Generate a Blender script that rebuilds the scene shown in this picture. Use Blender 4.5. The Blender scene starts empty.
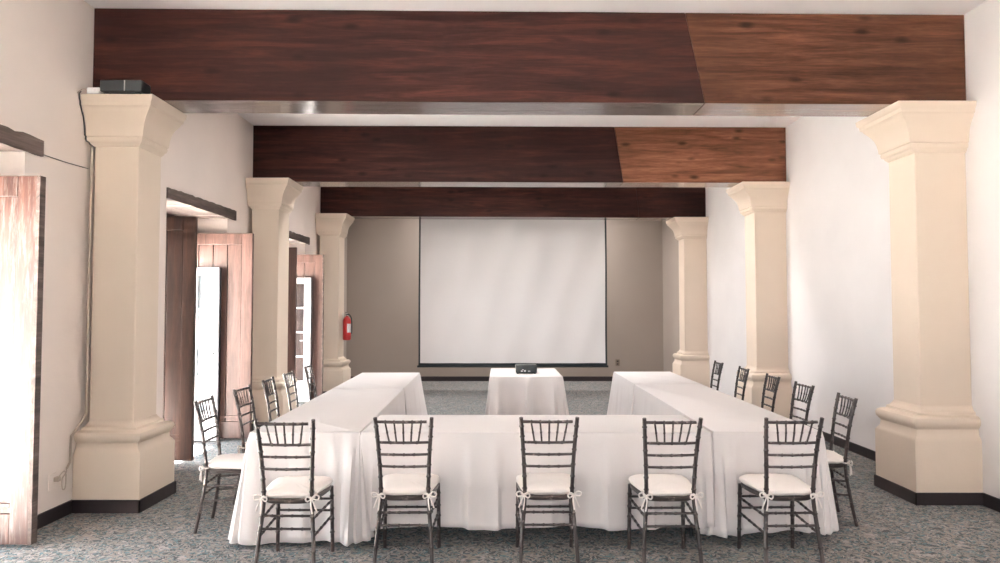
import bpy, bmesh, math, random
from mathutils import Vector, Matrix
random.seed(7)
sc = bpy.context.scene
COL = sc.collection
PI = math.pi

# ------------------------------------------------------------------ helpers
def link(o, parent=None):
    COL.objects.link(o)
    if parent is not None: o.parent = parent
    return o

def mesh_obj(name, bm, mat, parent=None, smooth=False, bevel=0.0):
    bmesh.ops.recalc_face_normals(bm, faces=bm.faces[:])
    me = bpy.data.meshes.new(name)
    bm.to_mesh(me); bm.free()
    if isinstance(mat, (list, tuple)):
        for m in mat: me.materials.append(m)
    else: me.materials.append(mat)
    if smooth:
        for p in me.polygons: p.use_smooth = True
        try: me.set_sharp_from_angle(angle=math.radians(40))
        except Exception: pass
    o = bpy.data.objects.new(name, me)
    link(o, parent)
    if bevel > 0:
        b = o.modifiers.new('bevel', 'BEVEL'); b.width = bevel; b.segments = 2; b.limit_method = 'ANGLE'
    return o

def box(bm, x0, x1, y0, y1, z0, z1, mi=0):
    v = [bm.verts.new(p) for p in ((x0,y0,z0),(x1,y0,z0),(x1,y1,z0),(x0,y1,z0),(x0,y0,z1),(x1,y0,z1),(x1,y1,z1),(x0,y1,z1))]
    for f in ((0,3,2,1),(4,5,6,7),(0,1,5,4),(1,2,6,5),(2,3,7,6),(3,0,4,7)):
        fc = bm.faces.new([v[i] for i in f]); fc.material_index = mi
    return v

def bx(*a):
    bm = bmesh.new(); box(bm, *a); return bm

def tube(bm, pts, radii, seg=8, cap=True):
    pts = [Vector(p) for p in pts]
    if not isinstance(radii, (list, tuple)): radii = [radii]*len(pts)
    rings = []; prev_n = None
    for i, p in enumerate(pts):
        if i == 0: t = pts[1]-p
        elif i == len(pts)-1: t = p-pts[-2]
        else: t = pts[i+1]-pts[i-1]
        t.normalize()
        if prev_n is None:
            a = Vector((0,0,1)) if abs(t.z) < .9 else Vector((1,0,0))
            n = t.cross(a).normalized()
        else:
            n = (prev_n - t*prev_n.dot(t)).normalized()
        prev_n = n; b = t.cross(n)
        rings.append([bm.verts.new(p + (n*math.cos(2*PI*k/seg)+b*math.sin(2*PI*k/seg))*radii[i]) for k in range(seg)])
    for a, b in zip(rings, rings[1:]):
        for k in range(seg):
            bm.faces.new((a[k], a[(k+1)%seg], b[(k+1)%seg], b[k]))
    if cap:
        bm.faces.new(rings[0][::-1]); bm.faces.new(rings[-1])

def lathe(bm, prof, cx=0, cy=0, seg=20, z0=0):
    rings = []
    for r, z in prof:
        rings.append([bm.verts.new((cx+max(r,1e-4)*math.cos(2*PI*k/seg), cy+max(r,1e-4)*math.sin(2*PI*k/seg), z0+z)) for k in range(seg)])
    for a, b in zip(rings, rings[1:]):
        for k in range(seg): bm.faces.new((a[k], a[(k+1)%seg], b[(k+1)%seg], b[k]))
    bm.faces.new(rings[0][::-1]); bm.faces.new(rings[-1])

def catmull(P, n=6):
    P = [Vector(p) for p in P]; Q = [P[0]]+P+[P[-1]]; out = []
    for i in range(1, len(Q)-2):
        p0,p1,p2,p3 = Q[i-1:i+3]
        for k in range(n):
            t = k/n
            out.append(.5*((2*p1)+(-p0+p2)*t+(2*p0-5*p1+4*p2-p3)*t*t+(-p0+3*p1-3*p2+p3)*t**3))
    out.append(P[-1]); return out

def thing(name, label, cat, loc=(0,0,0), rz=0, group=None):
    o = bpy.data.objects.new(name, None); link(o)
    o.empty_display_size = .1
    o.location = loc; o.rotation_euler = (0,0,rz); o['label'] = label; o['category'] = cat
    if group: o['group'] = group
    return o
def tag(o, label, cat, group=None):
    o['label'] = label; o['category'] = cat
    if group: o['group'] = group
    return o
def struct(o):
    o['kind'] = 'structure'; return o

# ------------------------------------------------------------------ materials
class NT:
    def __init__(s, name):
        s.m = bpy.data.materials.new(name); s.m.use_nodes = True
        s.t = s.m.node_tree; s.b = s.t.nodes['Principled BSDF']
        s.tc = s.n('ShaderNodeTexCoord')
    def n(s, typ, **kw):
        nd = s.t.nodes.new(typ)
        for k, v in kw.items():
            if k in nd.inputs: nd.inputs[k].default_value = v
            else: setattr(nd, k, v)
        return nd
    def l(s, a, b): s.t.links.new(a, b)
    def coords(s, scale=(1,1,1), rot=(0,0,0), src='Object'):
        mp = s.n('ShaderNodeMapping'); mp.inputs['Scale'].default_value = scale; mp.inputs['Rotation'].default_value = rot
        s.l(s.tc.outputs[src], mp.inputs['Vector']); return mp.outputs[0]
    def noise(s, vec, scale, detail=4, rough=.5, dist=0):
        nd = s.n('ShaderNodeTexNoise', Scale=scale, Detail=detail, Roughness=rough, Distortion=dist)
        s.l(vec, nd.inputs['Vector']); return nd.outputs['Fac']
    def ramp(s, fac, stops, interp='LINEAR'):
        r = s.n('ShaderNodeValToRGB'); r.color_ramp.interpolation = interp
        e = r.color_ramp.elements
        while len(e) < len(stops): e.new(.5)
        for i, (p, c) in enumerate(stops):
            e[i].position = p; e[i].color = (c[0], c[1], c[2], 1) if hasattr(c, '__len__') else (c, c, c, 1)
        s.l(fac, r.inputs['Fac']); return r.outputs['Color']
    def mix(s, fac, a, b, mode='MIX'):
        m = s.n('ShaderNodeMix', data_type='RGBA', blend_type=mode)
        for idx, v in ((0, fac), (6, a), (7, b)):
            if hasattr(v, 'is_linked'): s.l(v, m.inputs[idx])
            elif idx == 0: m.inputs[0].default_value = v
            else: m.inputs[idx].default_value = (v[0], v[1], v[2], 1)
        return m.outputs[2]
    def bump(s, h, strength=.2, dist=.01):
        b = s.n('ShaderNodeBump', Strength=strength, Distance=dist); s.l(h, b.inputs['Height']); s.l(b.outputs[0], s.b.inputs['Normal'])
    def set(s, color=None, rough=None, **kw):
        if color is not None:
            if hasattr(color, 'is_linked'): s.l(color, s.b.inputs['Base Color'])
            else: s.b.inputs['Base Color'].default_value = (*color, 1)
        if rough is not None:
            if hasattr(rough, 'is_linked'): s.l(rough, s.b.inputs['Roughness'])
            else: s.b.inputs['Roughness'].default_value = rough
        for k, v in kw.items(): s.b.inputs[k.replace('_', ' ')].default_value = v
        return s.m

def plaster(name, col, var=.04, bump=.15):
    t = NT(name); v = t.coords()
    n = t.noise(v, 1.3, 3); c = t.ramp(n, [(.3, [x*(1-var) for x in col]), (.7, [min(1, x*(1+var*.6)) for x in col])])
    t.bump(t.noise(v, 9, 5, .6), bump, .02)
    return t.set(c, .85)
M = {}
M['wall'] = plaster('cream_plaster', (.82, .73, .675))
M['wall_right'] = plaster('cream_plaster_lit', (.85, .81, .80))  # same cream plaster, lightened for the stronger daylight on the right wall
M['pillar'] = plaster('beige_pillar_paint', (.66, .555, .455), .03, .1)
M['pillar_right'] = plaster('beige_pillar_paint_right', (.68, .565, .465), .03, .1)
M['ceil'] = plaster('ceiling_plaster', (.96, .935, .93), .02, .05)
M['grey'] = plaster('taupe_wall_paint', (.34, .285, .245), .03, .05)
M['paving'] = plaster('pale_paving', (.62, .60, .56))

def wood(name, dark, mid, light, axis='X', rough=.4, coat=.3, worn=None, gscale=1.0, cr=.3, ci=1.5, spec=.5):
    t = NT(name)
    st = {'X': (.35, 5, 5), 'Z': (6, 6, .5), 'Y': (5, .35, 5)}[axis]
    st = tuple(a*gscale for a in st)
    v = t.coords(st)
    n1 = t.noise(v, 3.0, 8, .65, .6)
    n2 = t.noise(t.coords(tuple(a*6 for a in st)), 3.5, 4, .6)
    big = t.noise(t.coords((.5, .5, .5)), 1.3, 2)
    c = t.ramp(n1, [(.28, dark), (.5, mid), (.74, light)])
    f = t.ramp(n2, [(.35, .55), (.6, 1.0)])
    c = t.mix(.55, c, f, 'MULTIPLY')
    c = t.mix(t.ramp(big, [(.4, 0.0), (.65, .5)]), c, dark)
    # knots
    vk = t.n('ShaderNodeTexVoronoi', Scale=1.0); vk.inputs['Randomness'].default_value = 1
    ks = {'X': (2.3, 1, 5.5), 'Z': (3, 3, 1.5), 'Y': (1, 2, 4)}[axis]
    t.l(t.coords(ks), vk.inputs['Vector'])
    k = t.ramp(vk.outputs['Distance'], [(.06, 1.0), (.13, .5), (.2, 0.0)])
    c = t.mix(t.mix(.8, (0,0,0), k), c, tuple(a*.35 for a in dark))
    if worn:
        w = t.noise(t.coords(tuple(a*1.6 for a in st)), 4, 8, .75)
        c = t.mix(t.ramp(w, [(.5, 0.0), (.68, .75)]), c, worn)
    t.bump(n1, .25, .01)
    t.b.inputs['Coat Weight'].default_value = coat; t.b.inputs['Coat Roughness'].default_value = cr; t.b.inputs['Coat IOR'].default_value = ci
    t.b.inputs['Specular IOR Level'].default_value = spec
    return t.set(c, rough)
B1 = ((.008,.003,.003), (.026,.0085,.007), (.062,.020,.014)); B2 = ((.05,.019,.010), (.125,.048,.027), (.22,.095,.055))
M['beam1'] = wood('dark_beam_wood', *B1, 'X', .6, .03, cr=.3, spec=.07)
M['beam3'] = wood('brown_beam_wood', (.018,.007,.004), (.055,.021,.012), (.115,.047,.027), 'X', .6, .03, cr=.3, spec=.07)
M['beam1v'] = wood('dark_varnished_wood', *B1, 'X', .5, 1, cr=.13, ci=1.9)
M['beam2v'] = wood('orange_varnished_wood', *B2, 'X', .5, 1, cr=.13, ci=1.9)
M['beam2'] = wood('orange_beam_wood', *B2, 'X', .6, .03, cr=.3, spec=.07)
M['lintel'] = wood('grey_hewn_wood', (.03,.022,.02), (.10,.07,.06), (.22,.165,.145), 'Y', .8, 0)
M['door'] = wood('brown_door_wood', (.04,.018,.014), (.095,.048,.038), (.165,.09,.074), 'Z', .45, .2, None, spec=.4)
M['door_worn'] = wood('worn_door_wood', (.025,.008,.006), (.065,.025,.017), (.115,.052,.038), 'Z', .5, .12, (.17,.155,.15), spec=.3)
M['door_dark'] = wood('dark_frame_shaded_leaf_wood', (.02,.012,.010), (.055,.025,.018), (.10,.045,.03), 'Z', .5, .1, spec=.3)  # dark frame timber; on the near leaf its darkness stands for shade

def carpet():
    t = NT('patterned_carpet'); v = t.coords()
    warp = t.n('ShaderNodeTexNoise', Scale=9.0, Detail=2)
    t.l(v, warp.inputs['Vector'])
    vm = t.n('ShaderNodeVectorMath', operation='MULTIPLY_ADD')
    vm.inputs[1].default_value = (.16,.16,.16); t.l(warp.outputs['Color'], vm.inputs[0]); t.l(v, vm.inputs[2])
    v1 = t.n('ShaderNodeTexVoronoi', Scale=16.0, feature='DISTANCE_TO_EDGE'); t.l(vm.outputs[0], v1.inputs['Vector'])
    v2 = t.n('ShaderNodeTexVoronoi', Scale=27.0); t.l(vm.outputs[0], v2.inputs['Vector'])
    nz = t.noise(vm.outputs[0], 22, 2, .5, 1.8)
    nz2 = t.noise(vm.outputs[0], 15, 2, .5, 2.5)
    base = (.009,.013,.016)
    teal = (.055,.125,.14); sand = (.29,.25,.235)
    c = t.mix(t.ramp(nz, [(.52, 0.0), (.56, 1.0)]), base, teal)
    c = t.mix(t.ramp(nz2, [(.53, 0.0), (.57, 1.0)]), c, sand)
    c = t.mix(t.ramp(v1.outputs['Distance'], [(.04, 1.0), (.09, 0.0)]), c, (.20,.165,.14))
    fine = t.noise(v, 260, 2)
    c = t.mix(.3, c, t.ramp(fine, [(.3, .55), (.7, 1.15)]), 'MULTIPLY')
    t.bump(fine, .5, .004)
    m = t.set(c, .9)
    t.b.inputs['Sheen Weight'].default_value = .2; t.b.inputs['Sheen Roughness'].default_value = .4
    t.b.inputs['Sheen Tint'].default_value = (.9,.95,1,1)
    return m
M['carpet'] = carpet()

def fabric(name, col, scale=500, rough=.85, sheen=.2, wr=.25):
    t = NT(name); v = t.coords()
    n = t.noise(v, scale, 2); big = t.noise(v, 3, 4, .55, .5)
    c = t.mix(.25, col, t.ramp(n, [(.3, .8), (.7, 1.05)]), 'MULTIPLY')
    t.bump(big, wr, .03)
    m = t.set(c, rough); t.b.inputs['Sheen Weight'].default_value = sheen
    return m
M['cloth'] = fabric('pale_taupe_linen', (.67,.62,.61), 350, .75, .25)
M['cushion'] = fabric('ivory_cushion_cotton', (.80,.73,.69), 400, .9, .15, .35)
M['screen'] = fabric('matte_white_screen', (.74,.715,.71), 800, .9, 0, .1)

def plain(name, col, rough=.5, metal=0, **kw):
    t = NT(name)
    n = t.noise(t.coords(), 60, 3)
    c = t.mix(.25, col, t.ramp(n, [(.3, .75), (.7, 1.1)]), 'MULTIPLY')
    return t.set(c, rough, Metallic=metal, **kw)
def chairmat():
    t = NT('dark_worn_lacquer'); v = t.coords()
    n = t.noise(v, 26, 6, .7)
    f = t.ramp(n, [(.58, 0.0), (.68, .8)])
    c = t.mix(f, (.028,.017,.016), (.26,.21,.19))
    t.b.inputs['Coat Weight'].default_value = .3; t.b.inputs['Coat Roughness'].default_value = .2
    return t.set(c, .36)
M['chair'] = chairmat()
M['base'] = plain('dark_baseboard', (.022,.014,.016), .5)
M['black'] = plain('black_plastic', (.010,.014,.016), .35)
M['blackb'] = plain('black_screen_border', (.02,.03,.035), .6)
M['white'] = plain('white_paint', (.82,.81,.80), .45)
M['ivory'] = plain('ivory_plastic', (.62,.54,.46), .45)
M['tan'] = plain('tan_plastic', (.22,.17,.13), .45)
M['metal'] = plain('steel', (.5,.5,.5), .3, 1.0)
M['darkmetal'] = plain('dark_iron', (.04,.04,.045), .45, .6)
M['red'] = plain('red_enamel', (.45,.02,.02), .28)
M['label'] = plain('white_sticker_and_glint', (.7,.68,.66), .5)
M['cord'] = plain('beige_cord', (.52,.43,.36), .6)
M['dcord'] = plain('dark_cord', (.06,.05,.05), .6)
def glass():
    t = NT('window_glass'); m = t.set((.9,.95,.97), .03)
    t.b.inputs['Transmission Weight'].default_value = 1.0; t.b.inputs['IOR'].default_value = 1.1
    return m
M['glass'] = glass()
M['pane_glare'] = fabric('pane_glare_white', (.88,.88,.88), 300, .9, .1)  # white sheet added behind the panes to give their overexposed glare

# ------------------------------------------------------------------ dimensions
CAMZ = 1.6
XL, XR = -3.35, 3.92
YB, YF = 15.0, -3.4
ZC = 4.07
BZ = 3.302        # beam underside / capital top
WT = .65
OPEN = [(-.2, .9), (3.25, 4.8), (6.86, 8.40), (10.30, 11.75)]
OZ = 2.70

# ------------------------------------------------------------------ room shell
bm = bx(XL-WT, XR+.3, YF-.3, YB+.3, -.12, 0)
struct(mesh_obj('floor', bm, M['carpet']))
bm = bx(XL-WT, XR+.3, YF-.3, YB+.3, ZC, ZC+.15)
struct(mesh_obj('ceiling', bm, M['ceil']))
bm = bmesh.new()
ys = [YF-.3]
for a, b in OPEN: ys += [a, b]
ys.append(13.35)
for i in range(0, len(ys), 2): box(bm, XL-WT, XL, ys[i], ys[i+1], 0, ZC)
for a, b in OPEN: box(bm, XL-WT, XL, a, b, OZ, ZC)
struct(mesh_obj('wall_left', bm, M['wall']))
struct(mesh_obj('wall_left_rear', bx(XL-WT, XL, 13.35, YB+.3, 0, ZC), M['grey']))
struct(mesh_obj('wall_right', bx(XR, XR+.3, YF-.3, 13.5, 0, ZC), M['wall_right']))
struct(mesh_obj('wall_right_rear', bx(3.56, XR+.3, 13.5, YB+.3, 0, ZC), M['grey']))
struct(mesh_obj('wall_back', bx(XL, 3.56, YB, YB+.3, 0, ZC), M['grey']))
# unseen wall behind the viewer, with windows guessed in for soft front light
bm = bmesh.new()
wins = [(-2.2, -.9), (1.4, 2.7)]
xs = [XL] + [v for w in wins for v in w] + [XR]
for i in range(0, len(xs), 2): box(bm, xs[i], xs[i+1], YF-.3, YF, 0, ZC)
for a, b in wins:
    box(bm, a, b, YF-.3, YF, 0, .8); box(bm, a, b, YF-.3, YF, 2.9, ZC)
struct(mesh_obj('wall_front', bm, M['wall']))
struct(mesh_obj('ground', bx(-40, 40, -40, 40, -.35, -.2), M['paving']))

# brown timber frames of the outer doorways
for i, (a, b) in enumerate(OPEN):
    bm = bmesh.new(); xo = XL-WT
    box(bm, xo+.01, xo+.13, a+.002, a+.08, 0, OZ-.002); box(bm, xo+.01, xo+.13, b-.08, b-.002, 0, OZ-.002)
    box(bm, xo+.01, xo+.13, a+.08, b-.08, 2.17, OZ-.002)
    struct(mesh_obj('trim_%d' % (i+4), bm, M['door_dark'], None, False, .006))
# baseboards
bh, bt = .10, .015
bm = bmesh.new()
for i in range(0, len(ys), 2): box(bm, XL, XL+bt, ys[i], ys[i+1], 0, bh)
struct(mesh_obj('baseboard_left', bm, M['base']))
struct(mesh_obj('baseboard_right', bx(XR-bt, XR, YF, 13.5, 0, bh), M['base']))
bm = bx(XL, 3.56, YB-bt, YB, 0, bh); box(bm, 3.56-bt, 3.56, 13.5, YB, 0, bh)
struct(mesh_obj('baseboard_back', bm, M['base']))

# ------------------------------------------------------------------ timber beams
def beam(name, yl, yr, th, right_wood, split, slope, label):
    """beam between the side walls; two boards scarfed together at x = split"""
    t = thing(name, label, 'beam', (0, 0, 0), 0, None)
    def Y(x): return yl + (yr-yl)*(x-XL)/(XR-XL)
    def part(nm, x0b, x0t, x1b, x1t, mat):   # mat = [board face, varnished underside]
        bm = bmesh.new()
        P = []
        for (x, z) in ((x0b, BZ), (x1b, BZ), (x1t, ZC), (x0t, ZC)):
            P.append((x, Y(x), z))
        n = 24; rows = []
        for k in range(n+1):
            f = k/n
            xb = P[0][0]+(P[1][0]-P[0][0])*f; xt = P[3][0]+(P[2][0]-P[3][0])*f
            w = .0015*math.sin(xb*2.1+yl)
            rows.append([bm.verts.new((xb, Y(xb), BZ+w)), bm.verts.new((xt, Y(xt), ZC-.001)), bm.verts.new((xt, Y(xt)+th, ZC-.001)), bm.verts.new((xb, Y(xb)+th, BZ+w))])
        for a, b in zip(rows, rows[1:]):
            for i in range(4): bm.faces.new((a[i], a[(i+1)%4], b[(i+1)%4], b[i])).material_index = 1 if i == 3 else 0
        bm.faces.new(rows[0]); bm.faces.new(rows[-1][::-1])
        return mesh_obj(nm, bm, mat, t, False, .006)
    part('board', XL+.002, XL+.002, split+slope, split-slope, [M['beam1'], M['beam1v']])
    part('board', split+slope+.003, split-slope+.003, XR-.002, XR-.002, [M[right_wood], M['beam2v']])
    return t
beam('ceiling_beam', 5.57, 5.70, .38, 'beam3', 1.63, .08, 'largest and nearest dark timber beam spanning the room under the ceiling')
beam('ceiling_beam', 9.22, 9.32, .38, 'beam2', 1.62, .06, 'middle timber beam with an orange-brown right end, between the other two beams')
beam('ceiling_beam', 12.72, 13.0, .38, 'beam1', 2.6, .04, 'farthest and smallest dark timber beam, just above the projection screen')

# ------------------------------------------------------------------ pillars
BASE0 = [(0,.09),(.50,.09),(.525,.078),(.545,.066),(.59,.062),(.605,.072),(.625,.084),(.655,.088),(.68,.08),(.693,.06),(.698,.036),(.72,.034),(.73,.018),(.755,.005),(.77,0)]
BASE = [(z*.9, o) for z, o in BASE0]; BASE_R = [(z*1.02, o) for z, o in BASE0]
CAP = [(0,0),(.02,.024),(.032,.028),(.04,.044),(.06,.052),(.078,.048),(.085,.062),(.12,.066),(.16,.074),(.20,.088),(.235,.108),(.265,.134),(.29,.158),(.305,.166),(.315,.184),(.345,.188),(.36,.205),(.40,.212)]
def sweep(prof, x0, x1, y0, y1, z0, side, ky=.75):
    bm = bmesh.new(); R = []
    lim = .055
    for z, o in prof:
        k = (.76 if side == 'L' else 1) if prof is CAP else 1.25
        ol = min(o, lim) if side == 'L' else o*k
        orr = o*k if side == 'L' else 0
        R.append([bm.verts.new(p) for p in ((x0-ol, y0-o*ky, z0+z), (x1+orr, y0-o*ky, z0+z), (x1+orr, y1+o*ky, z0+z), (x0-ol, y1+o*ky, z0+z))])
    for a, b in zip(R, R[1:]):
        for i in range(4): bm.faces.new((a[i], a[(i+1)%4], b[(i+1)%4], b[i]))
    bm.faces.new(R[0][::-1]); bm.faces.new(R[-1])
    return bm
def pillar(x0, x1, y0, y1, side, label):
    cx, cy = (x0+x1)/2, (y0+y1)/2
    t = thing('pillar', label, 'pillar', (cx, cy, 0))
    mat = M['pillar'] if side == 'L' else M['pillar_right']
    a, b, c, d = x0-cx, x1-cx, y0-cy, y1-cy
    mesh_obj('base', sweep(BASE if side == 'L' else BASE_R, a, b, c, d, 0, side, 1.15), mat, t, True)
    mesh_obj('shaft', bx(a, b, c, d, .69 if side == 'L' else .78, BZ-.40), mat, t, False, .008)
    mesh_obj('capital', sweep(CAP, a, b, c, d, BZ-.402, side, .55 if side == 'L' else .7), mat, t, True)
    sk = bmesh.new(); e = .1035; o = .1125+.012
    ol = .058 if side == 'L' else o; orr = o if side == 'L' else 0
    box(sk, a-ol, b+orr, c-e-.012, c-e+.001, 0, bh); box(sk, a-ol, b+orr, d+e-.001, d+e+.012, 0, bh)
    if side == 'L': box(sk, b+.1115, b+o, c-e-.012, d+e+.012, 0, bh)
    else: box(sk, a-o, a-.1115, c-e-.012, d+e+.012, 0, bh)
    mesh_obj('baseboard', sk, M['base'], t)
    return t
LX0, LX1 = -3.285, -2.93
pillar(LX0, LX1, 5.52, 5.89, 'L', 'nearest left pillar, with the black box on its capital')
pillar(LX0, LX1, 9.05, 9.50, 'L', 'middle pillar of the left wall, between the two wooden doorways')
pillar(LX0, LX1, 12.45, 12.90, 'L', 'farthest left pillar, with the red fire extinguisher on it')
RX0 = 3.49
pillar(RX0, XR, 5.73, 6.12, 'R', 'nearest and largest right pillar, standing alone at the right')
pillar(RX0, XR, 9.36, 9.75, 'R', 'middle pillar of the right wall, behind the chairs')
pillar(RX0, XR, 12.98, 13.38, 'R', 'farthest right pillar, at the right of the grey back wall')

# ------------------------------------------------------------------ lintels
def lintel(n, y0, y1):
    bm = bmesh.new(); r = random.Random(n*5); N = 26; rows = []
    for k in range(N+1):
        y = y0+(y1-y0)*k/N
        zt = 2.82+r.uniform(-.007, .007) - .015*(1-k/N); zb = 2.698 + r.uniform(-.004, .003)
        xf = XL+.02+r.uniform(-.003, .003)
        rows.append([bm.verts.new(p) for p in ((xf, y, zb), (xf, y, zt), (XL-WT+.02, y, zt), (XL-WT+.02, y, zb))])
    for a, b in zip(rows, rows[1:]):
        for i in range(4): bm.faces.new((a[i], a[(i+1)%4], b[(i+1)%4], b[i]))
    bm.faces.new(rows[0]); bm.faces.new(rows[-1][::-1])
    struct(mesh_obj('trim_%d' % n, bm, M['lintel']))
lintel(1, 3.05, 4.965); lintel(2, 6.85, 8.63); lintel(3, 10.1, 11.97)

# ------------------------------------------------------------------ wooden door leaves standing open, at right angles to the wall
def wood_leaf(n, x1, y, w, ztop, mat, front=-1, th=.05, edge=False, z0=.03):
    """leaf in the XZ plane, free edge at x1, hinge side towards the wall"""
    t = bpy.data.objects.new('door_%d' % n, None); link(t); t.location = (x1, y, z0); struct(t)
    t.rotation_euler = (0, 0, 0)
    h = ztop-z0
    st = .13
    fr = bmesh.new()
    box(fr, -st, 0, -th/2, th/2, 0, h); box(fr, -w, -w+st, -th/2, th/2, 0, h)
    box(fr, -w+st, -st, -th/2, th/2, h-.14, h); box(fr, -w+st, -st, -th/2, th/2, 0, .20)
    box(fr, -w+st, -st, -th/2, th/2, .24, .27)
    mesh_obj('frame', fr, mat, t, False, .004)
    k = max(1, round((w-2*st)/.17)); pw = (w-2*st)/k
    for i in range(k):
        xa = -w+st+i*pw
        mesh_obj('panel_board', bx(xa+.004, xa+pw-.004, -th/2+.012, th/2-.012, .20, h-.14), mat, t, False, .004)
    if edge:
        mesh_obj('edge_strip', bx(-.002, .022, -th/2-.004, th/2+.004, 0, h), M['lintel'], t)
    return t
# doorway 1 (cut by the left frame edge), doorway 2, doorway 3
wood_leaf(1, -3.125, 4.63, .80, 2.49, M['door_worn'], edge=True)
wood_leaf(2, -3.155, 7.11, .76, 2.54, M['door_dark'])  # near leaf, its shade put into the wood colour
wood_leaf(3, -3.0, 8.32, .96, 2.50, M['door'])
wood_leaf(4, -3.12, 10.50, .80, 2.52, M['door'])
wood_leaf(5, -3.02, 11.66, .94, 2.50, M['door'], edge=True)

def glazed_leaf(n, x1, y, w, ztop, rows, cols, pane_glare):
    t = bpy.data.objects.new('door_%d' % n, None); link(t); t.location = (x1, y, .02); struct(t)
    h = ztop-.02; th = .04; st = .11
    fr = bmesh.new()
    box(fr, -st, 0, -th/2, th/2, 0, h); box(fr, -w, -w+.07, -th/2, th/2, 0, h)
    box(fr, -w+.07, -st, -th/2, th/2, h-.10, h); box(fr, -w+.07, -st, -th/2, th/2, 0, .35)
    gx0, gx1, gz0, gz1 = -w+.07, -st, .35, h-.10
    for i in range(1, cols):
        x = gx0+(gx1-gx0)*i/cols; box(fr, x-.014, x+.014, -.016, .016, gz0, gz1)
    for i in range(1, rows):
        z = gz0+(gz1-gz0)*i/rows; box(fr, gx0, gx1, -.015, .015, z-.014, z+.014)
    mesh_obj('frame', fr, M['white'], t)
    mesh_obj('glass_pane', bx(gx0, gx1, -.004, .004, gz0, gz1), M['glass'], t)
    if pane_glare:
        bm = bmesh.new(); N = 40; R = []
        for i in range(N+1):
            x = gx0+(gx1-gx0)*i/N; yy = .026+.006*math.sin(i*1.3)
            R.append([bm.verts.new((x, yy, gz0-.02)), bm.verts.new((x, yy, gz1+.02))])
        for a, b in zip(R, R[1:]): bm.faces.new((a[0], b[0], b[1], a[1]))
        o = mesh_obj('pane_glare', bm, M['pane_glare'], t, True)
        s = o.modifiers.new('solid', 'SOLIDIFY'); s.thickness = .002
    mesh_obj('door_edge', bx(0, .016, -th/2-.002, th/2+.002, 0, h), M['darkmetal'], t)
    hb = bmesh.new(); zc = 1.03
    box(hb, -.055, -.025, -th/2-.008, -th/2, zc-.12, zc+.10)
    tube(hb, [(-.04, -th/2, zc), (-.04, -th/2-.05, zc), (-.07, -th/2-.055, zc), (-.16, -th/2-.05, zc-.004)], .009)
    mesh_obj('handle', hb, M['metal'], t, True)
    return t
glazed_leaf(6, -3.375, 8.24, .50, 2.08, 4, 2, True)
glazed_leaf(7, -3.185, 11.56, .66, 2.10, 4, 2, False)

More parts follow.
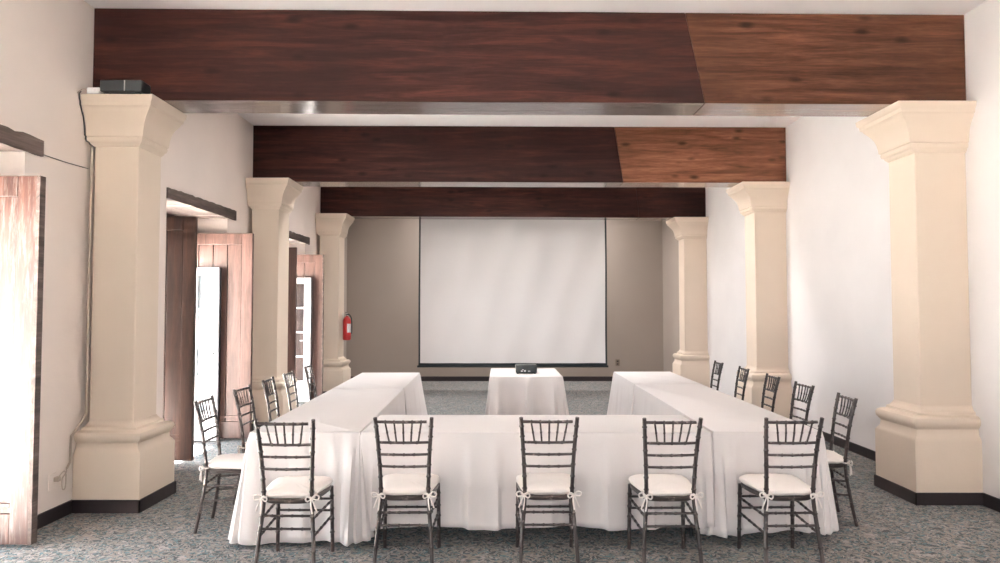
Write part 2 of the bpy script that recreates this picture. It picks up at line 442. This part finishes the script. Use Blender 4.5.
# ------------------------------------------------------------------ draped tables
def drape(w, l, h, hem, flare, fold, seed, corner=.10, pleats=()):
    """cloth over a w x l top. flare/hem/fold: dict by side -x,+x,-y,+y ('W','E','S','N')"""
    rnd = random.Random(seed); bm = bmesh.new()
    sides = [('S', (-w/2,-l/2), (w/2,-l/2), (0,-1)), ('E', (w/2,-l/2), (w/2,l/2), (1,0)), ('N', (w/2,l/2), (-w/2,l/2), (0,1)), ('W', (-w/2,l/2), (-w/2,-l/2), (-1,0))]
    pts = []   # (x, y, nx, ny, side, s, cornerdist, phase)
    ph = {}
    for sd in 'SENW': ph[sd] = [(rnd.uniform(0, 6.28), rnd.uniform(.6, 1.0)) for _ in range(4)]
    for si, (sd, a, b, n) in enumerate(sides):
        L = math.dist(a, b); N = max(12, int(L/.022))
        nn = sides[(si+1) % 4][3]; sn = sides[(si+1) % 4][0]
        for k in range(N):
            f = k/(N)
            s = f*L
            pts.append((a[0]+(b[0]-a[0])*f, a[1]+(b[1]-a[1])*f, n, sd, s, L, None))
        for k in range(7):      # corner fan
            q = k/7
            ang = q*PI/2
            d = (n[0]*math.cos(ang)+nn[0]*math.sin(ang), n[1]*math.cos(ang)+nn[1]*math.sin(ang))
            pts.append((b[0], b[1], d, (sd, sn, q), L, L, q))
    NR = 16
    rings = []
    def sidevals(sd):
        return flare[sd], hem[sd], fold[sd]
    def foldval(sd, s, L):
        v = 0
        for i, (p, a) in enumerate(ph[sd]):
            wl = (.62, .37, .23, .15)[i]; v += a*(.8, .8, .45, .25)[i]*math.sin(2*PI*s/wl+p)
        v = v/1.6
        return (abs(v)**.8)*(1 if v > 0 else -1)
    def pleatval(sd, s):
        v = 0
        for (ps, pp, pw, pa) in pleats:
            if ps == sd:
                d = s-pp
                if pw < 0: d = -d
                v += pa*math.exp(-(d/(abs(pw)*(1 if d < 0 else .22)))**2)
        return v
    top_in = []
    for r in range(NR+2):
        ring = []
        for (x, y, n, sd, s, L, q) in pts:
            if q is None:
                fl, hm, fo = sidevals(sd); dc = min(s, L-s)
                cfac = math.exp(-(dc/.10)**2); fv = foldval(sd, s, L)
            else:
                a, b, qq = sd; A = sidevals(a); B = sidevals(b)
                fl = A[0]*(1-qq)+B[0]*qq; hm = A[1]*(1-qq)+B[1]*qq; fo = A[2]*(1-qq)+B[2]*qq
                cfac = 1.0; fv = foldval(a, L, L)*(1-qq)+foldval(b, 0, 1)*qq
                cfac = 1.0*(0.75+.25*math.cos((qq-.5)*4*PI))
            if r == 0:
                ring.append(bm.verts.new((x-.012*(n[0]), y-.012*n[1], h)))
            elif r == 1:
                ring.append(bm.verts.new((x-.002*n[0], y-.002*n[1], h-.004)))
            else:
                t = (r-1)/NR; z = h-.006-(h-.006-hm)*t
                if z < .004: z = .004
                t2 = t**1.05
                if q is None:
                    adj = {'S': 'WE', 'E': 'SN', 'N': 'EW', 'W': 'NS'}[sd][0 if s < L/2 else 1]
                    c = corner if min(flare[sd], flare[adj]) > .02 else 0.0
                else: c = corner if min(A[0], B[0]) > .02 else 0.0
                o = .004+fl*t2+fo*fv*t**.9*(1-.6*cfac*(q is None)) + (pleatval(sd, s)*min(1, t*1.6+.12)*(.35+.65*t) if q is None else 0) + c*cfac*t2*(1.15 if q is not None else .8)
                z += .010*math.sin(s*7+seed)*t*(1 if z > .02 else 0)
                o = max(o, .003)
                ring.append(bm.verts.new((x+o*n[0], y+o*n[1], max(z, .004))))
        rings.append(ring)
    n = len(pts)
    for a, b in zip(rings, rings[1:]):
        for k in range(n):
            try: bm.faces.new((a[k], a[(k+1) % n], b[(k+1) % n], b[k]))
            except Exception: pass
    bm.faces.new(rings[0])
    bmesh.ops.remove_doubles(bm, verts=bm.verts[:], dist=1e-5)
    return bm
def bed_table(x, y, w, l, rz, label):
    t = thing('banquet_table', label, 'table', (x, y, 0), rz)
    mesh_obj('tabletop', bx(-w/2+.012, w/2-.012, -l/2+.012, l/2-.012, .72, .748), M['ivory'], t, False, .004)
    for sx in (-1, 1):
        for sy in (-1, 1):
            bm = bmesh.new(); tube(bm, [(sx*(w/2-.08), sy*(l/2-.18), .001), (sx*(w/2-.08), sy*(l/2-.18), .72)], .014)
            mesh_obj('leg', bm, M['darkmetal'], t, True)
    return t
def cloth(x, y, w, l, rz, seed, label, hem, flare, fold, corner=.10, h=.755, pleats=()):
    def D(v): return v if isinstance(v, dict) else dict(S=v, E=v, N=v, W=v)
    bm = drape(w, l, h, D(hem), D(flare), D(fold), seed, corner, pleats)
    o = mesh_obj('tablecloth', bm, M['cloth'], None, True)
    o.location = (x, y, 0); o.rotation_euler = (0, 0, rz)
    s = o.modifiers.new('thick', 'SOLIDIFY'); s.thickness = .0025; s.offset = -1
    tag(o, label, 'tablecloth', None)
    return o
TFY = 4.69
# left arm: near + far table
la = math.radians(1.2)
def arm(xc0, y0, L, rz):     # centre of a table starting at y0 along an arm whose front centre is (xc0, TFY)
    m = y0+L/2; return xc0-(m)*math.sin(rz), TFY+m*math.cos(rz)
ax, ay = arm(-1.325, 0, 2.50, la)
bed_table(ax, ay, .735, 2.49, la, 'folding banquet table standing under the near cloth of the left arm')
cloth(ax, ay, .745, 2.50, la, 3, 'tablecloth on the near half of the left arm, reaching the carpet at its front corner',
      dict(S=.035, E=.05, N=.06, W=.03), dict(S=.03, E=.04, N=.0, W=.05), dict(S=.022, E=.018, N=.0, W=.014), .07,
      pleats=(('S', .70, .05, .085), ('S', .60, .05, .045), ('S', .38, -.08, .02), ('S', .12, .09, .03)))
ax, ay = arm(-1.325, 2.525, 1.70, la)
bed_table(ax, ay, .735, 1.69, la, 'folding banquet table standing under the far cloth of the left arm')
cloth(ax, ay, .745, 1.70, la, 5, 'tablecloth on the far half of the left arm, beside the red extinguisher pillar',
      dict(S=.05, E=.05, N=.05, W=.05), dict(S=0, E=.08, N=.06, W=.07), dict(S=0, E=.022, N=.02, W=.022), .06, h=.757)
# middle
bed_table(.2425, TFY+.375, 2.36, .735, 0, 'folding banquet table standing under the middle front cloth')
cloth(.2425, TFY+.375, 2.375, .745, 0, 11, 'wide tablecloth on the middle front table, behind the three central chairs',
      dict(S=.125, E=.12, N=.12, W=.12), dict(S=.03, E=0, N=.04, W=0), dict(S=.014, E=0, N=.02, W=0), .0, h=.754,
      pleats=(('S', .08, -.05, .05), ('S', .36, .12, .02), ('S', .735, -.10, .045), ('S', .93, .06, .03), ('S', 1.30, .10, .02), ('S', 1.67, -.10, .045), ('S', 1.98, .08, .03), ('S', 2.30, .06, .05)))
# right arm
rx, ry = 1.83, TFY+.035
bed_table(rx+.012, ry+1.43, .735, 2.85, 0, 'folding banquet table standing under the near cloth of the right arm')
ra = math.radians(-.5)
cloth(rx+.012, ry+1.43, .745, 2.86, ra, 23, 'tablecloth on the near half of the right arm, with tan folds at its front corner',
      dict(S=.085, E=.13, N=.06, W=.07), dict(S=.03, E=.03, N=0, W=.045), dict(S=.022, E=.016, N=0, W=.02), .05,
      pleats=(('S', .05, .05, .07), ('S', .15, .045, .05), ('S', .34, -.08, .035), ('S', .62, .05, .05), ('S', .71, .04, .05)))
bed_table(rx+.032, ry+2.885+.72, .735, 1.43, 0, 'folding banquet table standing under the far cloth of the right arm')
cloth(rx+.032, ry+2.885+.72, .745, 1.44, ra, 29, 'tablecloth on the far half of the right arm, nearest the grey back wall',
      .05, dict(S=0, E=.08, N=.06, W=.07), dict(S=0, E=.022, N=.02, W=.02), .06, h=.757)
# small projector table
bed_table(.32, 8.98, .88, 1.14, 0, 'small square table standing under the projector cloth')
cloth(.32, 8.98, .89, 1.15, 0, 41, 'tablecloth on the small centre table, under the projector',
      .05, dict(S=.04, E=.09, N=.05, W=.05), dict(S=.03, E=.02, N=.03, W=.02), .04,
      pleats=(('S', .10, .13, .15), ('S', .44, -.05, .13), ('S', .50, .13, .10), ('S', .78, .10, .14)))

# ------------------------------------------------------------------ projector
t = thing('projector', 'small black projector on the centre table in front of the screen', 'projector', (.335, 8.86, .755))
mesh_obj('body', bx(-.135, .135, -.11, .11, .012, .115), M['black'], t, False, .012)
lb = bmesh.new(); 
tube(lb, [(.06, .108, .062), (.06, .135, .062)], .034, 18); mesh_obj('lens', lb, M['glass'], t, True)
for a, b, c, d in ((-.07, -.045, .03, .045), (-.03, -.005, .028, .05), (.02, .05, .03, .042), (-.055, -.035, .052, .06)):
    mesh_obj('port_glint', bx(a, b, -.116, -.109, c, d), M['label'], t)  # rear ports, coloured white for the glints on them
for sx in (-1, 1):
    for sy in (-1, 1):
        fb = bmesh.new(); lathe(fb, [(.012, 0), (.012, .014)], sx*.11, sy*.085, 12); mesh_obj('foot', fb, M['black'], t)

# ------------------------------------------------------------------ projection screen
t = thing('projection_screen', 'large white pull-down projection screen with black border by the back wall', 'projection screen', (.25, 13.45, 0))
SW, SZ0, SZ1 = 3.69, .43, 3.72
def scr(x, z):
    return .03*math.sin(x*4.6+z*1.3)*max(0, 1-abs(x)/2)+.018*math.sin(x*9-z*2.7+1)+.010*math.sin((x+1.3)*3.3+(z-3)*.9)*((3.7-z)/3)
bm = bmesh.new(); NX, NZ = 110, 60; G = []
for j in range(NZ+1):
    z = SZ0+.03+(SZ1-SZ0-.03)*j/NZ
    G.append([bm.verts.new((-SW/2+SW*i/NX, scr(-SW/2+SW*i/NX, z), z)) for i in range(NX+1)])
bw = .045
for j in range(NZ):
    for i in range(NX):
        f = bm.faces.new((G[j][i], G[j][i+1], G[j+1][i+1], G[j+1][i]))
        f.material_index = 1 if (i < 1 or i >= NX-1 or j < 1) else 0
o = mesh_obj('screen_fabric', bm, [M['screen'], M['blackb']], t, True)
s = o.modifiers.new('thick', 'SOLIDIFY'); s.thickness = .002
bm = bmesh.new(); tube(bm, [(-SW/2-.02, 0, SZ0+.02), (SW/2+.02, 0, SZ0+.02)], .02, 12); mesh_obj('bottom_bar', bm, M['black'], t, True)
bm = bmesh.new(); tube(bm, [(-SW/2-.08, 0, SZ1+.02), (SW/2+.08, 0, SZ1+.02)], .06, 16); mesh_obj('housing', bm, M['white'], t, True)
for sx in (-1, 1):
    mesh_obj('bracket', bx(sx*1.7-.02, sx*1.7+.02, -.015, .015, SZ1+.06, ZC), M['white'], t)

# ------------------------------------------------------------------ fire extinguisher on the far left pillar
t = thing('fire_extinguisher', 'red fire extinguisher hung on the farthest left pillar', 'fire extinguisher', (-2.82, 12.66, 1.0))
bm = bmesh.new(); lathe(bm, [(.060, 0), (.072, .01), (.074, .05), (.074, .34), (.068, .38), (.045, .42), (.024, .435), (.022, .45)], 0, 0, 24); mesh_obj('cylinder', bm, M['red'], t, True)
bm = bmesh.new(); lathe(bm, [(.0745, .14), (.0755, .141), (.0755, .30), (.0745, .301)], 0, 0, 24)
bmesh.ops.delete(bm, geom=[f for f in bm.faces if f.calc_center_median().x < .01], context='FACES')
o = mesh_obj('sticker', bm, M['label'], t, True)
bm = bmesh.new(); lathe(bm, [(.02, .45), (.02, .49), (.012, .495)], 0, 0, 14); mesh_obj('valve', bm, M['metal'], t, True)
bm = bmesh.new(); box(bm, -.012, .012, -.09, .03, .505, .513); box(bm, -.012, .012, -.10, .02, .475, .482); mesh_obj('handle', bm, M['black'], t)
bm = bmesh.new(); tube(bm, catmull([(0, -.02, .47), (.05, -.05, .47), (.088, -.03, .40), (.09, 0, .25), (.086, 0, .12)], 5), .010, 8); mesh_obj('hose', bm, M['black'], t, True)
bm = bmesh.new(); box(bm, -.075, -.0745, -.03, .03, .2, .5); mesh_obj('wall_bracket', bm, M['metal'], t)

# ------------------------------------------------------------------ device on the near left capital
CT = BZ-.002
t = thing('amplifier_box', 'black electronic box lying on the capital of the nearest left pillar', 'electronic box', (-3.00, 5.435, CT))
mesh_obj('body', bx(-.165, .165, -.075, .075, .008, .10), M['black'], t, False, .008)
bm = bmesh.new(); box(bm, .03, .036, -.081, -.074, .012, .095); mesh_obj('front_clip', bm, M['metal'], t)
for sx in (-1, 1):
    mesh_obj('foot', bx(sx*.12-.015, sx*.12+.015, -.06, .06, 0, .009), M['black'], t)
t = thing('power_adapter', 'small white power adapter beside the black box on the capital', 'power adapter', (-3.235, 5.42, CT))
mesh_obj('body', bx(-.05, .05, -.03, .03, 0, .05), M['white'], t, False, .006)
bm = bmesh.new(); tube(bm, catmull([(-.045, -.01, .025), (-.085, -.02, .04), (-.10, -.06, .0), (-.07, -.115, -.02)], 5), .004, 6); mesh_obj('lead', bm, M['cord'], t, True)
# dark cord down the capital, beige cord down the corner
bm = bmesh.new()
P = [(-3.335, 5.40, CT+.02)]
for z, oo in reversed(CAP): P.append((LX0-min(oo, .055)-.004, 5.52-oo*.55-.012, BZ-.402+z))
tube(bm, P, .005, 6)
o = mesh_obj('cable', bm, M['dcord'], None, True); tag(o, 'dark cable running down the left edge of the nearest left capital', 'cable')
bm = bmesh.new()
P = [(-3.30, 5.506, BZ-.41), (-3.302, 5.506, 2.2), (-3.30, 5.506, .75), (-3.31, 5.45, .68), (-3.340, 5.385, .60), (-3.341, 5.38, .40), (-3.34, 5.34, .36)]
tube(bm, P, .009, 8)
o = mesh_obj('cable', bm, M['cord'], None, True); tag(o, 'beige cable down the corner between left wall and nearest left pillar', 'cable')
bm = bmesh.new()
tube(bm, catmull([(-3.335, 4.96, 2.715), (-3.338, 5.2, 2.715), (-3.335, 5.42, 2.72), (-3.325, 5.50, 2.72)], 5), .004, 6)
o = mesh_obj('wire', bm, M['dcord'], None, True); tag(o, 'thin wire stretched from the leftmost lintel to the nearest left pillar', 'wire')
t = thing('power_outlet', 'ivory wall outlet low on the left wall beside the nearest pillar', 'power outlet', (XL, 5.18, .30))
mesh_obj('plate', bx(0, .008, -.045, .045, -.06, .06), M['wall'], t, False, .003)
mesh_obj('plug', bx(.008, .045, .005, .04, -.005, .03), M['cord'], t, False, .004)
bm = bmesh.new()
tube(bm, catmull([(.03, .02, .012), (.05, .05, .06), (.05, .085, .04), (.05, .08, -.06), (.05, .05, -.07), (.045, .045, 0), (.03, .12, .04), (.012, .15, .07)], 6), .005, 6)
mesh_obj('lead', bm, M['cord'], t, True)
t = thing('power_outlet', 'tiny tan outlet on the grey back wall right of the screen', 'power outlet', (2.56, YB, .40))
mesh_obj('plate', bx(-.045, .045, -.008, 0, -.07, .07), M['tan'], t, False, .003)
for dz in (-.03, .03): mesh_obj('socket', bx(-.018, .018, -.011, -.007, dz-.014, dz+.014), M['base'], t)

# ------------------------------------------------------------------ chiavari chairs
def bamboo(bm, P, r, knots, seg=8, n=28, taper=1.0):
    C = catmull(P, 8); L = [0]
    for a, b in zip(C, C[1:]): L.append(L[-1]+(b-a).length)
    T = L[-1]
    def at(s):
        for i in range(len(C)-1):
            if s <= L[i+1] or i == len(C)-2:
                f = (s-L[i])/max(1e-6, L[i+1]-L[i]); return C[i].lerp(C[i+1], f)
    S = [T*i/n for i in range(n+1)]
    for k in knots:
        kk = k*T; S += [kk-.007, kk-.003, kk+.003, kk+.007]
    S = sorted(x for x in S if 0 <= x <= T)
    pts = []; rad = []
    for s in S:
        rr = r*(1-(1-taper)*s/T)
        for k in knots:
            if abs(s-k*T) <= .0035: rr = rr*1.28
        pts.append(at(s)); rad.append(rr)
    tube(bm, pts, rad, seg)
def make_chair():
    t = thing('chiavari_chair', '', 'chair', (0,0,0), 0, None)
    m = M['chair']; SZ = .44
    # rear legs continue upward as back posts
    def post(z):    # x half width, y
        K = [(0, .178, -.225), (.2, .165, -.190), (.42, .147, -.165), (.6, .150, -.180), (.77, .160, -.205), (.925, .172, -.242)]
        for (z0,x0,y0),(z1,x1,y1) in zip(K, K[1:]):
            if z <= z1: f = (z-z0)/(z1-z0); return x0+(x1-x0)*f, y0+(y1-y0)*f
        return K[-1][1:]
    for s in (-1, 1):
        bm = bmesh.new()
        bamboo(bm, [(s*post(z)[0], post(z)[1], z) for z in (0, .2, .42, .6, .77, .93)], .0125, (.15,.27,.36,.52,.60,.68,.78,.87,.94), 9, 30)
        mesh_obj('back_post', bm, m, t, True)
    def hbar(z, r, name, kn=(.25,.5,.75)):
        x, y = post(z); bm = bmesh.new()
        bamboo(bm, [(-x, y, z), (-x*.5, y-.012, z), (0, y-.016, z), (x*.5, y-.012, z), (x, y, z)], r, kn, 8, 12)
        mesh_obj(name, bm, m, t, True)
    hbar(.905, .0095, 'top_rail', (.18,.34,.5,.66,.82)); hbar(.775, .0085, 'back_rail'); hbar(.70, .008, 'back_rail', (.3,.5,.7)); hbar(.625, .008, 'back_rail', (.3,.5,.7))
    for i in range(5):
        f = (i-2)
        xt = f*.055; xb = f*.044
        yt = post(.905)[1]-.014+abs(f)*.003; yb = post(.775)[1]-.014+abs(f)*.003
        bm = bmesh.new(); bamboo(bm, [(xb, yb, .775), ((xt+xb)/2, (yt+yb)/2-.003, .84), (xt, yt, .905)], .0058, (.5,), 7, 6)
        mesh_obj('spindle', bm, m, t, True)
    # front legs
    for s in (-1, 1):
        bm = bmesh.new(); bamboo(bm, [(s*.181, .20, 0), (s*.179, .19, .2), (s*.176, .18, .43)], .0125, (.3,.5,.66,.85), 9, 14)
        mesh_obj('front_leg', bm, m, t, True)
    # seat frame (rounded trapezoid)
    def outline(k, inset=0, z=0):
        P = []
        for i in range(48):
            a = 2*PI*i/48; c, s_ = math.cos(a), math.sin(a)
            e = .42
            u = math.copysign(abs(c)**e, c); v = math.copysign(abs(s_)**e, s_)
            yy = .012+v*(.196-inset); hw = .155+(.196-.155)*((v+1)/2)-inset
            P.append((u*hw, yy, z))
        return P
    bm = bmesh.new()
    Rg = [[bm.verts.new(p) for p in outline(48, ins, z)] for ins, z in ((.012, SZ-.028), (.002, SZ-.022), (0, SZ-.004), (.006, SZ+.004), (.02, SZ+.006))]
    for a, b in zip(Rg, Rg[1:]):
        for i in range(48): bm.faces.new((a[i], a[(i+1)%48], b[(i+1)%48], b[i]))
    bm.faces.new(Rg[0][::-1]); bm.faces.new(Rg[-1])
    mesh_obj('seat', bm, m, t, True)
    # stretchers
    def st(p, q, name='stretcher'):
        bm = bmesh.new(); mid = tuple((a+b)/2 for a, b in zip(p, q)); bamboo(bm, [p, mid, q], .0078, (.2,.4,.6,.8), 8, 10)
        mesh_obj(name, bm, m, t, True)
    for z in (.345, .27):
        st((-.178, .189, z), (.178, .189, z))
    for z in (.36, .285):
        st((-post(z)[0], post(z)[1], z-.02), (post(z)[0], post(z)[1], z-.02))
    for s in (-1, 1):
        for z in (.32, .22):
            st((s*post(z)[0], post(z)[1], z), (s*.179, .190, z+.02))
    # cushion
    bm = bmesh.new()
    prof = [(.012, SZ+.004), (.0, SZ+.012), (-.008, SZ+.024), (-.004, SZ+.038), (.012, SZ+.048), (.04, SZ+.056), (.08, SZ+.062), (.13, SZ+.064)]
    Rg = []
    for ins, z in prof:
        Rg.append([bm.verts.new((p[0], p[1]+.004, p[2]+.002*math.sin(i*1.7+z*90))) for i, p in enumerate(outline(48, ins, z))])
    for a, b in zip(Rg, Rg[1:]):
        for i in range(48): bm.faces.new((a[i], a[(i+1)%48], b[(i+1)%48], b[i]))
    bm.faces.new(Rg[0][::-1]); bm.faces.new(Rg[-1])
    cu = mesh_obj('cushion', bm, M['cushion'], t, True)
    for s in (-1, 1):
        x, y = post(.44); x *= s
        bm = bmesh.new()
        rr = .0175
        ringp = [(x+rr*math.cos(a), y+rr*math.sin(a), .452) for a in [2*PI*k/12 for k in range(13)]]
        tube(bm, ringp, .0055, 6)
        k0 = Vector((x+s*.006, y-.022, .450))
        for loop in ([(0,0,0), (.022,-.008,.022), (.044,-.006,.014), (.036,-.004,-.008), (0,0,0)], [(0,0,0), (-.018,-.01,.014), (-.036,-.008,.0), (-.026,-.004,-.018), (0,0,0)],
                     [(0,0,0), (.014,-.008,-.03), (.026*1.2,-.006,-.075)], [(0,0,0), (-.004,-.01,-.03), (.004,-.006,-.09)]):
            tube(bm, catmull([k0+Vector((a*s, b, c)) for a, b, c in loop], 5), .0048, 6)
        mesh_obj('cushion_tie', bm, M['cushion'], cu, True)
    return t
def copy_thing(r):
    n = r.copy(); COL.objects.link(n)
    for ch in list(r.children):
        c = ch.copy(); COL.objects.link(c); c.parent = n
        for g in list(ch.children):
            d = g.copy(); COL.objects.link(d); d.parent = c
    return n
proto = make_chair(); first = True
def place(topx, topy, face, label, group):
    """back's top rail centre at (topx, topy); face = heading of the sitter in degrees"""
    global first
    o = proto if first else copy_thing(proto); first = False
    a = math.radians(face); d = (math.cos(a), math.sin(a))
    o.location = (topx+.242*d[0], topy+.242*d[1], 0); o.rotation_euler = (0, 0, a-PI/2)
    o['label'] = label; o['group'] = group
G1 = 'chairs along the front of the tables'; G2 = 'chairs along the left arm'; G3 = 'chairs along the right arm'
place(-1.288, 4.13, 89, 'leftmost of the five front-row chairs, before the left arm corner', G1)
place(-.588, 4.20, 90, 'second front-row chair from the left, by the cloth fold', G1)
place(.30, 4.21, 90.5, 'middle chair of the front row, directly below the projector', G1)
place(1.045, 4.18, 91, 'second front-row chair from the right, bows at both posts', G1)
place(1.785, 4.19, 92, 'rightmost of the five front-row chairs, before the right arm corner', G1)
for (x, y, f, lab) in ((-2.19, 5.10, 4, 'nearest chair of the left arm, white seat fully visible'),
                       (-2.18, 5.82, 0, 'second nearest chair of the left arm, against the brown door'),
                       (-2.197, 6.52, 4, 'third nearest chair of the left arm, against the middle left pillar'),
                       (-2.205, 7.17, 3, 'fourth chair of the left arm, between middle pillar and far doorway'),
                       (-2.247, 8.04, 4, 'farthest chair of the left arm, against the far doorway')):
    place(x, y, f, lab, G2)
for (x, y, f, lab) in ((2.648, 5.26, 173.5, 'nearest chair of the right arm, ivory seat and bow visible'),
                       (2.69, 6.09, 180, 'second nearest chair of the right arm, its back against the bright right wall'),
                       (2.712, 6.84, 177, 'third chair of the right arm, against the middle right pillar'),
                       (2.737, 7.72, 176, 'fourth chair of the right arm, between two right pillars'),
                       (2.713, 8.53, 177, 'farthest chair of the right arm, nearest the far right pillar')):
    place(x, y, f, lab, G3)

# ------------------------------------------------------------------ daylight, added fill lights
w = bpy.data.worlds.new('sky'); sc.world = w; w.use_nodes = True
bgn = w.node_tree.nodes['Background']; bgn.inputs[0].default_value = (.86, .945, 1.0, 1); bgn.inputs[1].default_value = 6.0
def portal(loc, rot, sx, sy):
    l = bpy.data.lights.new('window_daylight', 'AREA'); l.shape = 'RECTANGLE'; l.size = sx; l.size_y = sy
    l.cycles.is_portal = True
    o = bpy.data.objects.new('window_daylight', l); link(o); o.location = loc; o.rotation_euler = rot
for a, b in OPEN:
    portal((XL-WT-.02, (a+b)/2, OZ/2), (0, -PI/2, 0), OZ, b-a)
for a, b in wins:
    portal(((a+b)/2, YF-.32, 1.85), (PI/2, 0, 0), b-a, 2.1)

sl = bpy.data.lights.new('sun', 'SUN'); sl.energy = 170; sl.angle = math.radians(1); sl.color = (1, .97, .94)
so = bpy.data.objects.new('sun', sl); link(so)
so.rotation_euler = Vector((-.30, .15, .95)).to_track_quat('Z', 'Y').to_euler()
for (x, y, sx, sy, e) in ((.3, 14.3, 3.0, .25, 75), (.3, 10.1, 4.0, .3, 62), (.3, 7.2, 4.0, .3, 24)):  # invented fill lights hidden behind the beams, brightening the back of the room
    l = bpy.data.lights.new('added_fill_light', 'AREA'); l.shape = 'RECTANGLE'; l.size = sx; l.size_y = sy; l.energy = e; l.spread = math.radians(160); l.color = (1, .985, .98)
    o = bpy.data.objects.new('added_fill_light', l); link(o); o.location = (x, y, ZC-.03)
# ------------------------------------------------------------------ camera
cam = bpy.data.cameras.new('camera'); co = bpy.data.objects.new('camera', cam); link(co)
FPX = 686.0
cam.sensor_width = 36; cam.lens = 36*FPX/1000
co.location = (0, 0, CAMZ)
co.rotation_euler = (PI/2+math.atan(26.0/FPX), 0, 0)
cam.clip_start = .05; cam.clip_end = 200
sc.camera = co
sc.view_settings.view_transform = 'Standard'; sc.view_settings.look = 'None'
sc.view_settings.gamma = 1; sc.view_settings.use_curve_mapping = False
sc.view_settings.exposure = 1.12
sc.cycles.use_denoising = True
sc.cycles.max_bounces = 10; sc.cycles.diffuse_bounces = 6
sc.cycles.sample_clamp_indirect = 8
